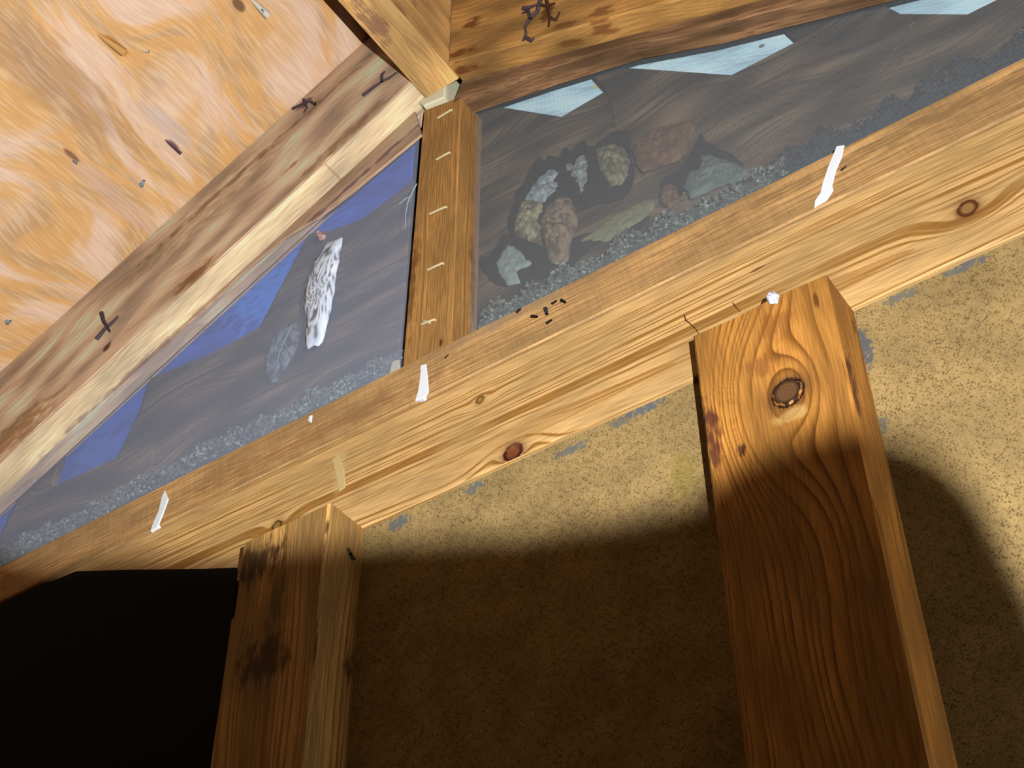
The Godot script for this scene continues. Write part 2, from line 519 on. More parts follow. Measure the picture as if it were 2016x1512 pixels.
func build_frame() -> void:
	var pine := Color(0.86, 0.68, 0.43)
	var pine_late := Color(0.62, 0.43, 0.20)
	var knot_in := Color(0.42, 0.25, 0.13)
	var knot_rim := Color(0.26, 0.13, 0.08)
	var flame := Color(0.66, 0.44, 0.18)
	# the plate: the broad pale timber across the picture
	var pb := [-560.0, 520.0, 0.0, 89.0]
	var ptex := wood(2048, 256, pb, {base = pine, late = pine_late, period = 6.6, depth = 0.9, warp = 7.0, calm = 0.12, sharp = 0.8, seed = 11, blotch = 0.08,
		knots = [
			[66.2, 5.9, 7.5, 14.0, -1.0, Color(0.50, 0.26, 0.15), Color(0.24, 0.09, 0.05)],
			[376.4, 34.7, 6.0, 13.0, 1.0, Color(0.62, 0.45, 0.25), Color(0.36, 0.2, 0.1)],
			[40.0, 64.2, 3.4, 7.0, 1.0, Color(0.66, 0.5, 0.28), Color(0.44, 0.3, 0.14)],
			[-135.4, 35.6, 4.5, 9.0, 1.0, Color(0.6, 0.46, 0.24), Color(0.36, 0.25, 0.1)],
		],
		tongues = [
			[186.3, 19.6, 210.0, 10.0, flame, 0.75],
			[342.1, 23.4, 190.0, 11.0, flame, 0.85],
		],
		stains = [
			[306.9, 74.2, 30, 6, Color(0.72, 0.5, 0.26), 0.35],
			[247.5, 64.0, 6, 1.4, Color(0.48, 0.26, 0.14), 0.7],
			[196.2, 48.8, 1.6, 1.2, Color(0.5, 0.2, 0.1), 0.7],
			[62.4, 12.0, 26, 7, Color(0.82, 0.66, 0.42), 0.5],
			[-79.8, 57.9, 6, 22, Color(0.85, 0.74, 0.5), 0.55],
		]})
	var st := begin()
	prism(st, rect(-1.05, 0.0, 1.05, 0.0888), -0.038, 0.0, 0.0015, grain_uv(Vector3.ZERO, Vector3(1, 0, 0), pb))
	var plate := obj("top_plate", st, matte(ptex, 0.6))
	tag(plate, "wide pale pine plate with dark grain lines and knots running across above the studs", "timber")
	# white streaks that ran down it
	var white := flat(Color(1, 1, 0.99), 0.7)
	for q in [PackedVector2Array([Vector2(0.3136, 0.1336), Vector2(0.3181, 0.1314), Vector2(0.3152, 0.1225), Vector2(0.3094, 0.1128), Vector2(0.3052, 0.1021), Vector2(0.3051, 0.0974), Vector2(0.2997, 0.0915), Vector2(0.2914, 0.0905), Vector2(0.2925, 0.0954), Vector2(0.297, 0.1), Vector2(0.2995, 0.107), Vector2(0.3049, 0.1184)]),
			PackedVector2Array([Vector2(-0.0105, 0.1218), Vector2(-0.0059, 0.1203), Vector2(-0.0041, 0.1071), Vector2(-0.0026, 0.0919), Vector2(-0.0073, 0.0882), Vector2(-0.014, 0.0898), Vector2(-0.0121, 0.0969), Vector2(-0.0108, 0.1073)]), PackedVector2Array([Vector2(-0.2601, 0.1233), Vector2(-0.254, 0.112), Vector2(-0.2569, 0.0999), Vector2(-0.2603, 0.0878), Vector2(-0.2675, 0.0866), Vector2(-0.267, 0.0917), Vector2(-0.2627, 0.1045), Vector2(-0.2621, 0.1171)]),
			PackedVector2Array([Vector2(-0.1141, 0.1263), Vector2(-0.1112, 0.1258), Vector2(-0.1113, 0.1184), Vector2(-0.1146, 0.1215)])]:
		st = begin()
		prism(st, q, -0.001, 0.0014 + 0.0009, 0.0003, plain_uv(0.1))
		var d := obj("white_streak", st, white, plate)
		d.set_meta("label", "white dried dropping streak")
	var grub := flat(Color(0.84, 0.72, 0.47), 0.8)
	for q in [PackedVector2Array([Vector2(-0.0882, 0.0734), Vector2(-0.0823, 0.0753), Vector2(-0.0762, 0.0585), Vector2(-0.0738, 0.0415), Vector2(-0.0791, 0.0404), Vector2(-0.0834, 0.0573)])]:
		st = begin()
		prism(st, q, -0.001, 0.0006, 0.0002, plain_uv(0.1))
		obj("pale_scuff", st, grub, plate)
	# the sill under the screens, a browner board on top of the plate
	var sb := [-560.0, 520.0, 86.0, 134.0]
	var stex := wood(2048, 96, sb, {base = Color(0.80, 0.62, 0.40), late = Color(0.60, 0.43, 0.24), calm = 0.14, period = 4.2, depth = 0.8, warp = 4.0, seed = 23, blotch = 0.12, saw = 0.03,
		stains = [[377.5, 117.4, 200, 7, Color(0.55, 0.43, 0.28), 0.5], [63.1, 126.3, 60, 6, Color(0.66, 0.55, 0.42), 0.6], [-98.3, 104.6, 160, 9, Color(0.62, 0.44, 0.27), 0.5]]})
	st = begin()
	prism(st, rect(-1.05, 0.0892, 1.05, 0.131), -0.09, 0.0014, 0.0012, grain_uv(Vector3.ZERO, Vector3(1, 0, 0), sb))
	tag(obj("screen_sill", st, matte(stex, 0.7)), "narrow browner board lying on the pale plate along the bottom of both screens", "timber")
	# left stud
	var lb := [-600.0, 10.0, -135.0, -52.0]
	var ltex := wood(768, 160, lb, {base = Color(0.76, 0.58, 0.33), late = Color(0.48, 0.33, 0.15), period = 6.5, depth = 0.75, warp = 4.0, seed = 31, blotch = 0.2,
		stains = [[-23.6, -118.5, 18, 26, Color(0.24, 0.15, 0.08), 0.75], [-104.8, -98.3, 20, 24, Color(0.22, 0.13, 0.08), 0.6], [-56.5, -96.5, 50, 8, Color(0.3, 0.2, 0.1), 0.4]]})
	st = begin()
	prism(st, PackedVector2Array([Vector2(-0.1315, 0.0), Vector2(-0.1315, -0.06), Vector2(-0.1335, -0.062), Vector2(-0.135, -1.95), Vector2(-0.0565, -1.95), Vector2(-0.0565, 0.0)]), -0.003, 0.033, 0.0015, grain_uv(Vector3.ZERO, Vector3(0, 1, 0), lb))
	var s1 := obj("wall_stud", st, matte(ltex, 0.7))
	tag(s1, "narrower left wall stud of striped brown pine standing beside the black bay", "stud")
	# right stud with the big knot
	var rb := [-600.0, 10.0, 208.0, 304.0]
	var rtex := wood(1024, 224, rb, {base = Color(0.75, 0.51, 0.23), late = Color(0.47, 0.29, 0.10), period = 5.2, depth = 0.85, warp = 5.0, seed = 41, blotch = 0.14,
		knots = [[-71.8, 265.3, 9.8, 34.0, 1.0, Color(0.42, 0.29, 0.17), Color(0.17, 0.09, 0.06)]],
		stains = [[-75.9, 218.6, 26, 6, Color(0.3, 0.15, 0.12), 0.75], [-96.0, 234.0, 5, 4, Color(0.24, 0.12, 0.07), 0.8], [-15.8, 290.3, 6, 2, Color(0.36, 0.2, 0.08), 0.7],
			[-21.7, 266.1, 14, 12, Color(0.58, 0.35, 0.15), 0.5], [-45.7, 253.4, 9, 16, Color(0.48, 0.29, 0.15), 0.4], [-87.1, 265.7, 5, 14, Color(0.86, 0.72, 0.46), 0.6]]})
	st = begin()
	prism(st, PackedVector2Array([Vector2(0.2145, 0.0), Vector2(0.2135, -1.95), Vector2(0.298, -1.95), Vector2(0.299, 0.0), Vector2(0.27, 0.0012), Vector2(0.24, -0.0008)]), -0.003, 0.033, 0.0015, grain_uv(Vector3.ZERO, Vector3(0, 1, 0), rb))
	var s2 := obj("wall_stud", st, matte(rtex, 0.62))
	tag(s2, "broad orange right wall stud with swirling grain round one big round knot", "stud")
	# the knot itself stands a little out of the wood
	st = begin()
	var kp := PackedVector2Array()
	var kc: Vector2 = PackedVector2Array([Vector2(0.2653, -0.0718)])[0]
	for k in 20:
		var a := TAU * k / 20.0
		kp.append(kc + Vector2(cos(a), sin(a)) * (0.0088 + 0.0007 * sin(k * 2.3)))
	prism(st, kp, 0.03, 0.0342, 0.0009, grain_uv(Vector3.ZERO, Vector3(0, 1, 0), rb))
	obj("knot", st, s2.material_override, s2).set_meta("label", "big dark-rimmed round knot")
	# the post between the screens
	var ob := [110.0, 440.0, -34.0, 20.0]
	var otex := wood(768, 128, ob, {base = Color(0.75, 0.55, 0.31), late = Color(0.52, 0.35, 0.17), period = 2.7, depth = 0.7, warp = 1.2, seed = 53, blotch = 0.1,
		stains = [[214.3, -24.0, 60, 3, Color(0.4, 0.25, 0.13), 0.6], [137.7, 5.1, 4, 2, Color(0.3, 0.16, 0.07), 0.8], [246.8, -21.6, 20, 5, Color(0.5, 0.3, 0.15), 0.5]]})
	st = begin()
	prism(st, PackedVector2Array([Vector2(-0.0223, 0.4279), Vector2(0.0174, 0.4171), Vector2(0.014, 0.1242), Vector2(-0.0294, 0.1265)]), -0.03, 0.0, 0.0010, grain_uv(Vector3.ZERO, Vector3(0, 1, 0), ob))
	var post := obj("vent_post", st, matte(otex, 0.68))
	tag(post, "short upright brown post with a column of staples dividing the two screens", "post")
	var wire := flat(Color(0.90, 0.80, 0.60), 0.45)
	for q in [[Vector3(-0.0057, 0.4038, 0.001), Vector3(0.0085, 0.4041, 0.001)], [Vector3(-0.0054, 0.3487, 0.001), Vector3(0.0079, 0.3483, 0.001)], [Vector3(-0.0096, 0.2847, 0.001), Vector3(0.0062, 0.2826, 0.001)], [Vector3(-0.0091, 0.2205, 0.001), Vector3(0.0052, 0.219, 0.001)], [Vector3(-0.0125, 0.1648, 0.001), Vector3(-0.0004, 0.1625, 0.001)], [Vector3(-0.0117, 0.1674, 0.001), Vector3(-0.0055, 0.1628, 0.001)]]:
		st = begin()
		var a: Vector3 = q[0]
		var b: Vector3 = q[1] if q.size() > 1 else q[0]
		tube(st, [a - Vector3(0, 0, 0.004), a, b, b - Vector3(0, 0, 0.004)], 0.0011, 0.0011, 6)
		obj("staple", st, wire, post)
	# rafters under the roof edges
	var fb := [-700.0, 60.0, -10.0, 150.0]
	var ftex := wood(1536, 320, fb, {base = Color(0.98, 0.81, 0.65), late = Color(0.76, 0.57, 0.42), period = 15.0, depth = 0.5, warp = 14.0, seed = 61, blotch = 0.22,
		stains = [[-106.1, 128.2, 10, 6, Color(0.34, 0.22, 0.3), 0.75], [-269.3, 18.9, 28, 10, Color(0.60, 0.38, 0.2), 0.7], [-83.1, 23.4, 60, 8, Color(0.56, 0.41, 0.28), 0.5],
			[-370.3, 29.1, 6, 4, Color(0.3, 0.18, 0.1), 0.8], [-146.1, 51.1, 10, 3, Color(0.45, 0.28, 0.16), 0.5], [-238.6, 99.6, 120, 22, Color(0.70, 0.58, 0.42), 0.5],
			[-160.7, 108.7, 180, 5, Color(0.5, 0.35, 0.24), 0.45], [-484.6, 25.9, 60, 20, Color(0.62, 0.44, 0.24), 0.6]]})
	st = begin()
	prism(st, PackedVector2Array([Vector2(-0.0175, 0.5815), Vector2(-1.04, 0.1432), Vector2(-1.04, 0.133), Vector2(-0.6815, 0.1365), Vector2(-0.0182, 0.4457)]), -0.018, 0.02, 0.002, grain_uv(Vector3(0, 0.4348, 0), Vector3(0.9191, 0.394, 0), fb))
	var rl := obj("rafter", st, matte(ftex, 0.66))
	tag(rl, "left rafter of weathered tan wood sloping down under the left plywood", "rafter")
	var gb := [-60.0, 700.0, -10.0, 150.0]
	var gtex := wood(1280, 256, gb, {base = Color(0.76, 0.56, 0.31), late = Color(0.56, 0.36, 0.17), period = 18.0, depth = 0.4, warp = 16.0, seed = 71, blotch = 0.2,
		stains = [[26.9, 44.8, 12, 7, Color(0.4, 0.22, 0.1), 0.7], [115.5, 31.6, 8, 14, Color(0.34, 0.2, 0.08), 0.7], [140.9, 6.8, 12, 5, Color(0.42, 0.24, 0.11), 0.6], [174.8, 10.0, 16, 7, Color(0.48, 0.27, 0.15), 0.6],
			[25.4, 9.7, 25, 5, Color(0.46, 0.25, 0.1), 0.7], [262.9, -15.3, 90, 10, Color(0.5, 0.29, 0.14), 0.6]]})
	st = begin()
	prism(st, PackedVector2Array([Vector2(0.0175, 0.5814), Vector2(1.04, 0.1392), Vector2(1.04, 0.133), Vector2(0.727, 0.133), Vector2(0.0175, 0.4399)]), -0.018, 0.02, 0.002, grain_uv(Vector3(0, 0.4475, 0), Vector3(0.9178, -0.397, 0), gb))
	var rr := obj("rafter", st, matte(gtex, 0.66))
	tag(rr, "right rafter of orange brown wood above the right screen with a dark rootlet", "rafter")
	# nailing battens between rafters and screens
	var bb := [-700.0, 60.0, -60.0, 60.0]
	var btex := wood(1024, 160, bb, {base = Color(0.95, 0.83, 0.65), late = Color(0.80, 0.63, 0.44), period = 9.0, depth = 0.4, warp = 4.0, seed = 83, blotch = 0.14,
		stains = [[-164.1, -10.3, 200, 3.5, Color(0.45, 0.36, 0.42), 0.6], [-372.2, -1.4, 120, 3.5, Color(0.5, 0.42, 0.42), 0.5]]})
	var buv := grain_uv(Vector3(0, 0.4348, 0), Vector3(0.9191, 0.394, 0), bb)
	var bm := matte(btex, 0.66)
	st = begin()
	prism(st, PackedVector2Array([Vector2(-0.66, 0.1457), Vector2(-0.66, 0.1423), Vector2(-0.1122, 0.3977), Vector2(-0.1110, 0.4016)]), -0.0028, 0.0205, 0.0008, buv)
	tag(obj("lath", st, bm), "longer pale clean lath along the underside of the left rafter, below the crack", "lath")
	st = begin()
	prism(st, PackedVector2Array([Vector2(-0.1096, 0.4022), Vector2(-0.1104, 0.3985), Vector2(-0.0184, 0.4414), Vector2(-0.0184, 0.4447)]), -0.0028, 0.0205, 0.0008, buv)
	tag(obj("lath", st, bm), "short pale clean lath under the left rafter between the crack and the ridge beam", "lath")
	st = begin()
	var pm := matte(btex, 0.7, Color(0.86, 0.80, 0.82))
	prism(st, joined([Vector2(-0.36, 0.2822), Vector2(-0.30, 0.3101), Vector2(-0.0325, 0.4348)], PackedVector2Array([Vector2(-0.0237, 0.3963), Vector2(-0.0659, 0.3821), Vector2(-0.098, 0.3709), Vector2(-0.1334, 0.3631), Vector2(-0.1707, 0.3605), Vector2(-0.2134, 0.3458), Vector2(-0.2469, 0.3296)])), -0.0026, -0.0002, 0.0004, buv)
	tag(obj("batten", st, pm), "greyish batten below the pale lath, edging the top of the left screen", "batten")
	var rbm := matte(wood(1024, 128, gb, {base = Color(0.60, 0.45, 0.31), late = Color(0.40, 0.28, 0.19), period = 6.0, depth = 0.7, warp = 4.0, seed = 91, blotch = 0.25}), 0.7)
	st = begin()
	prism(st, joined([Vector2(0.72, 0.135), Vector2(0.0178, 0.4394)], PackedVector2Array([Vector2(0.008, 0.4131), Vector2(0.0175, 0.4136), Vector2(0.1021, 0.3869), Vector2(0.1778, 0.3601), Vector2(0.2447, 0.3249), Vector2(0.3212, 0.2917), Vector2(0.4584, 0.2331)])), -0.018, 0.0, 0.0008, grain_uv(Vector3(0, 0.4475, 0), Vector3(0.9178, -0.397, 0), gb))
	tag(obj("batten", st, rbm), "thin dirty brown batten under the right rafter edging the right screen", "batten")
	# ridge beam
	var hb := [0.0, 600.0, -20.0, 20.0]
	var htex := wood(768, 96, hb, {base = Color(0.94, 0.72, 0.44), late = Color(0.70, 0.48, 0.25), period = 9.0, depth = 0.5, warp = 5.0, seed = 97, blotch = 0.2, stains = [[90, -8, 30, 10, Color(0.45, 0.3, 0.26), 0.5], [100, 12, 40, 6, Color(0.9, 0.75, 0.5), 0.4]]})
	st = begin()
	prism(st, rect(-0.0175, 0.437, 0.0175, 0.589), 0.004, 1.88, 0.0, grain_uv(Vector3.ZERO, Vector3(0, 0, 1), hb))
	tag(obj("ridge_beam", st, matte(htex, 0.66)), "ridge beam coming forward overhead from the top of the post", "beam")
	# pale packing block at the beam's end
	st = begin()
	prism(st, PackedVector2Array([Vector2(-0.0494, 0.5057), Vector2(0.0024, 0.4641), Vector2(0.0025, 0.4237), Vector2(-0.0202, 0.4284), Vector2(-0.0439, 0.4654)]), -0.02, 0.0035, 0.0012, grain_uv(Vector3.ZERO, Vector3(1, 0, 0), hb))
	tag(obj("packing_block", st, flat(Color(1.0, 0.95, 0.78), 0.75)), "small cream block of cut wood under the end of the ridge beam", "block")

func build_vent() -> void:
	# insect screens: two thin sheets of fine woven mesh
	var mesh_m := StandardMaterial3D.new()
	mesh_m.albedo_texture = weave()
	mesh_m.albedo_color = Color(0.57, 0.60, 0.66, 0.26)
	mesh_m.transparency = BaseMaterial3D.TRANSPARENCY_ALPHA
	mesh_m.roughness = 0.55
	mesh_m.cull_mode = BaseMaterial3D.CULL_DISABLED
	var st := begin()
	prism(st, joined([Vector2(-0.06, 0.4215), Vector2(-0.683, 0.1316)], PackedVector2Array([Vector2(-0.0336, 0.1286), Vector2(-0.0272, 0.4257)])), -0.0036, -0.0031, 0.0, plain_uv(0.04))
	var fray := begin()
	tube(fray, [Vector3(-0.0272, 0.3361, -0.002), Vector3(-0.031, 0.3286, -0.002), Vector3(-0.0352, 0.3188, -0.002), Vector3(-0.0366, 0.306, -0.002), Vector3(-0.0366, 0.2877, -0.002)], 0.0006, 0.0004)
	tube(fray, [Vector3(-0.0339, 0.3242, -0.002), Vector3(-0.0386, 0.3248, -0.002), Vector3(-0.0442, 0.3223, -0.002)], 0.0004, 0.0003)
	obj("frayed_strand", fray, flat(Color(0.72, 0.78, 0.84)), tag(obj("insect_screen", st, mesh_m), "dusty fine mesh screen left of the post, bluish, over the pale flake", "screen"))
	st = begin()
	prism(st, PackedVector2Array([Vector2(0.0, 0.12), Vector2(0.72, 0.12), Vector2(0.72, 0.135), Vector2(0.0, 0.447)]), -0.0224, -0.0219, 0.0, plain_uv(0.04))
	var mesh_g: StandardMaterial3D = mesh_m.duplicate()
	mesh_g.albedo_color = Color(0.47, 0.485, 0.49, 0.23)
	tag(obj("insect_screen", st, mesh_g), "grey fine mesh screen right of the post, in front of the dead leaves", "screen")
	# dark lapped boards behind, with stepped ends
	var db := [-600.0, 600.0, 100.0, 500.0]
	var dtex := wood(1024, 384, db, {base = Color(0.46, 0.38, 0.29), late = Color(0.24, 0.20, 0.17), period = 22.0, depth = 0.9, warp = 16.0, seed = 103, blotch = 0.4,
		stains = [[166.7, 275.5, 40, 14, Color(0.46, 0.33, 0.2), 0.7], [38.3, 354.0, 50, 8, Color(0.46, 0.38, 0.25), 0.6], [259.7, 214.7, 60, 10, Color(0.40, 0.29, 0.2), 0.6], [299.7, 296.0, 90, 10, Color(0.38, 0.27, 0.2), 0.5], [-112.1, 306.3, 50, 10, Color(0.62, 0.58, 0.55), 0.6], [-269.3, 322.6, 60, 5, Color(0.56, 0.52, 0.5), 0.6], [97.3, 344.2, 70, 8, Color(0.60, 0.52, 0.36), 0.6]]})
	var dm := matte(dtex, 0.8)
	var duv := grain_uv(Vector3.ZERO, Vector3(1, 0, 0), db)
	for q in [
		[PackedVector2Array([Vector2(-0.032, 0.5142), Vector2(0.0189, 0.4616), Vector2(0.0806, 0.4012), Vector2(0.1265, 0.4026), Vector2(0.17, 0.3861), Vector2(0.1652, 0.2747), Vector2(0.0741, 0.2829), Vector2(-0.0269, 0.2995)]), -0.055, "dark board behind the right screen nearest the post, with a stepped top"],
		[PackedVector2Array([Vector2(0.1075, 0.446), Vector2(0.1774, 0.3833), Vector2(0.235, 0.3306), Vector2(0.3012, 0.3287), Vector2(0.351, 0.3287), Vector2(0.3733, 0.2838), Vector2(0.3352, 0.2431), Vector2(0.223, 0.2549), Vector2(0.1406, 0.2631), Vector2(0.1281, 0.393)]), -0.05, "dark board behind the middle of the right screen, under the widest pale step"],
		[PackedVector2Array([Vector2(0.2682, 0.3931), Vector2(0.2911, 0.3704), Vector2(0.3479, 0.317), Vector2(0.4073, 0.2649), Vector2(0.4688, 0.2631), Vector2(0.6579, 0.2448), Vector2(0.6417, 0.2016), Vector2(0.4562, 0.2151), Vector2(0.3244, 0.2306)]), -0.052, "dark board behind the far right end of the right screen"],
		[PackedVector2Array([Vector2(-0.0186, 0.2862), Vector2(0.0994, 0.2692), Vector2(0.2263, 0.2551), Vector2(0.3517, 0.2411), Vector2(0.4659, 0.2284), Vector2(0.646, 0.2085), Vector2(0.61, 0.1124), Vector2(0.4352, 0.1116), Vector2(0.2386, 0.1428), Vector2(-0.0151, 0.1387)]), -0.044, "long dark lower board behind the right screen and leaves"],
		[PackedVector2Array([Vector2(-0.1919, 0.4262), Vector2(-0.1623, 0.4126), Vector2(-0.1254, 0.4049), Vector2(-0.0844, 0.4159), Vector2(-0.054, 0.4276), Vector2(-0.0462, 0.2246), Vector2(-0.1537, 0.239), Vector2(-0.2408, 0.3232), Vector2(-0.2374, 0.3326)]), -0.05, "dark board behind the upper half of the left screen, beside the pale flake"],
		[PackedVector2Array([Vector2(-0.0458, 0.3116), Vector2(-0.1236, 0.3132), Vector2(-0.233, 0.3248), Vector2(-0.3005, 0.326), Vector2(-0.3685, 0.336), Vector2(-0.372, 0.2995), Vector2(-0.3896, 0.2516), Vector2(-0.3319, 0.1789), Vector2(-0.0389, 0.1317)]), -0.045, "dark board behind the lower half of the left screen, under the brightest blue step"],
		[PackedVector2Array([Vector2(-0.342, 0.2439), Vector2(-0.3842, 0.2463), Vector2(-0.4317, 0.2494), Vector2(-0.4739, 0.2519), Vector2(-0.4701, 0.2735), Vector2(-0.4684, 0.3058), Vector2(-0.5054, 0.3007), Vector2(-0.5092, 0.2748), Vector2(-0.5224, 0.2449), Vector2(-0.5289, 0.2186), Vector2(-0.5608, 0.1922), Vector2(-0.3181, 0.1332)]), -0.041, "dark board behind the far left tip of the left screen"],
	]:
		st = begin()
		prism(st, q[0], q[1] - 0.006, q[1], 0.0006, duv)
		tag(obj("vent_board", st, dm), q[2], "board", "dark lapped boards behind the screens")
	# added coloured sheets behind the steps: daylight through the vent, put into their colour
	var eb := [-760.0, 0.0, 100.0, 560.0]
	var blue := wood(384, 256, eb, {base = Color(0.20, 0.36, 0.78), late = Color(0.17, 0.32, 0.72), depth = 0.3, seed = 131, blotch = 0.1, stains = [[-251.2, 416.1, 70, 60, Color(0.26, 0.56, 1.0), 0.9], [-464.2, 313.5, 40, 30, Color(0.3, 0.46, 0.8), 0.6], [-581.8, 305.3, 40, 40, Color(0.1, 0.2, 0.6), 0.7]]})  # brighter and darker blue painted in for uneven daylight
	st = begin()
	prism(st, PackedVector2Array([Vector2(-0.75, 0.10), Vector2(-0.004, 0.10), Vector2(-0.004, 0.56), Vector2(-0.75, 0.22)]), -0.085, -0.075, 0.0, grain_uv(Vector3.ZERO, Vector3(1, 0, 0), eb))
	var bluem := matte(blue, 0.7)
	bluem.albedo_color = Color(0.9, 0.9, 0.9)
	tag(obj("daylight_sheet", st, bluem), "added sheet coloured blue as daylight, showing in steps behind the left screen along the rafter", "sheet")
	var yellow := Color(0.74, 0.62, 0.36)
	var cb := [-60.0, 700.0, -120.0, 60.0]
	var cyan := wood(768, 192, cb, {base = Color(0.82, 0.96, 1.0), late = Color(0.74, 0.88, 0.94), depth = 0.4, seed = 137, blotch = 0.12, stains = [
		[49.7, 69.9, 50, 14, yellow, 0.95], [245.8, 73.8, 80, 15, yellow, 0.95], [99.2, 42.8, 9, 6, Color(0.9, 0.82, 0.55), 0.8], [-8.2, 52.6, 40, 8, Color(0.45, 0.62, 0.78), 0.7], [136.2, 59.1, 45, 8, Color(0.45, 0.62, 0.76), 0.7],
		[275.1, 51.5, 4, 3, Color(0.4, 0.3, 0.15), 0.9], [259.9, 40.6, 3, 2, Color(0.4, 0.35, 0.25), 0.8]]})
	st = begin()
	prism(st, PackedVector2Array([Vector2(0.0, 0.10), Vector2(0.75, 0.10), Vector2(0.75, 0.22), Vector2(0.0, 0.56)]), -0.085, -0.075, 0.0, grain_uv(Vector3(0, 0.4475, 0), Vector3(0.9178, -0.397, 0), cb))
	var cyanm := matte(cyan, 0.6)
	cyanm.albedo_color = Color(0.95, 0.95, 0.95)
	tag(obj("daylight_sheet", st, cyanm), "added pale bluish sheet with yellow patches, coloured as daylight, showing in steps behind the right screen along the rafter", "sheet")

func leaf(called: String, st: SurfaceTool, label: String, category: String, group := "") -> MeshInstance3D:
	var o := obj(called, st, painted())
	tag(o, label, category, group)
	return o

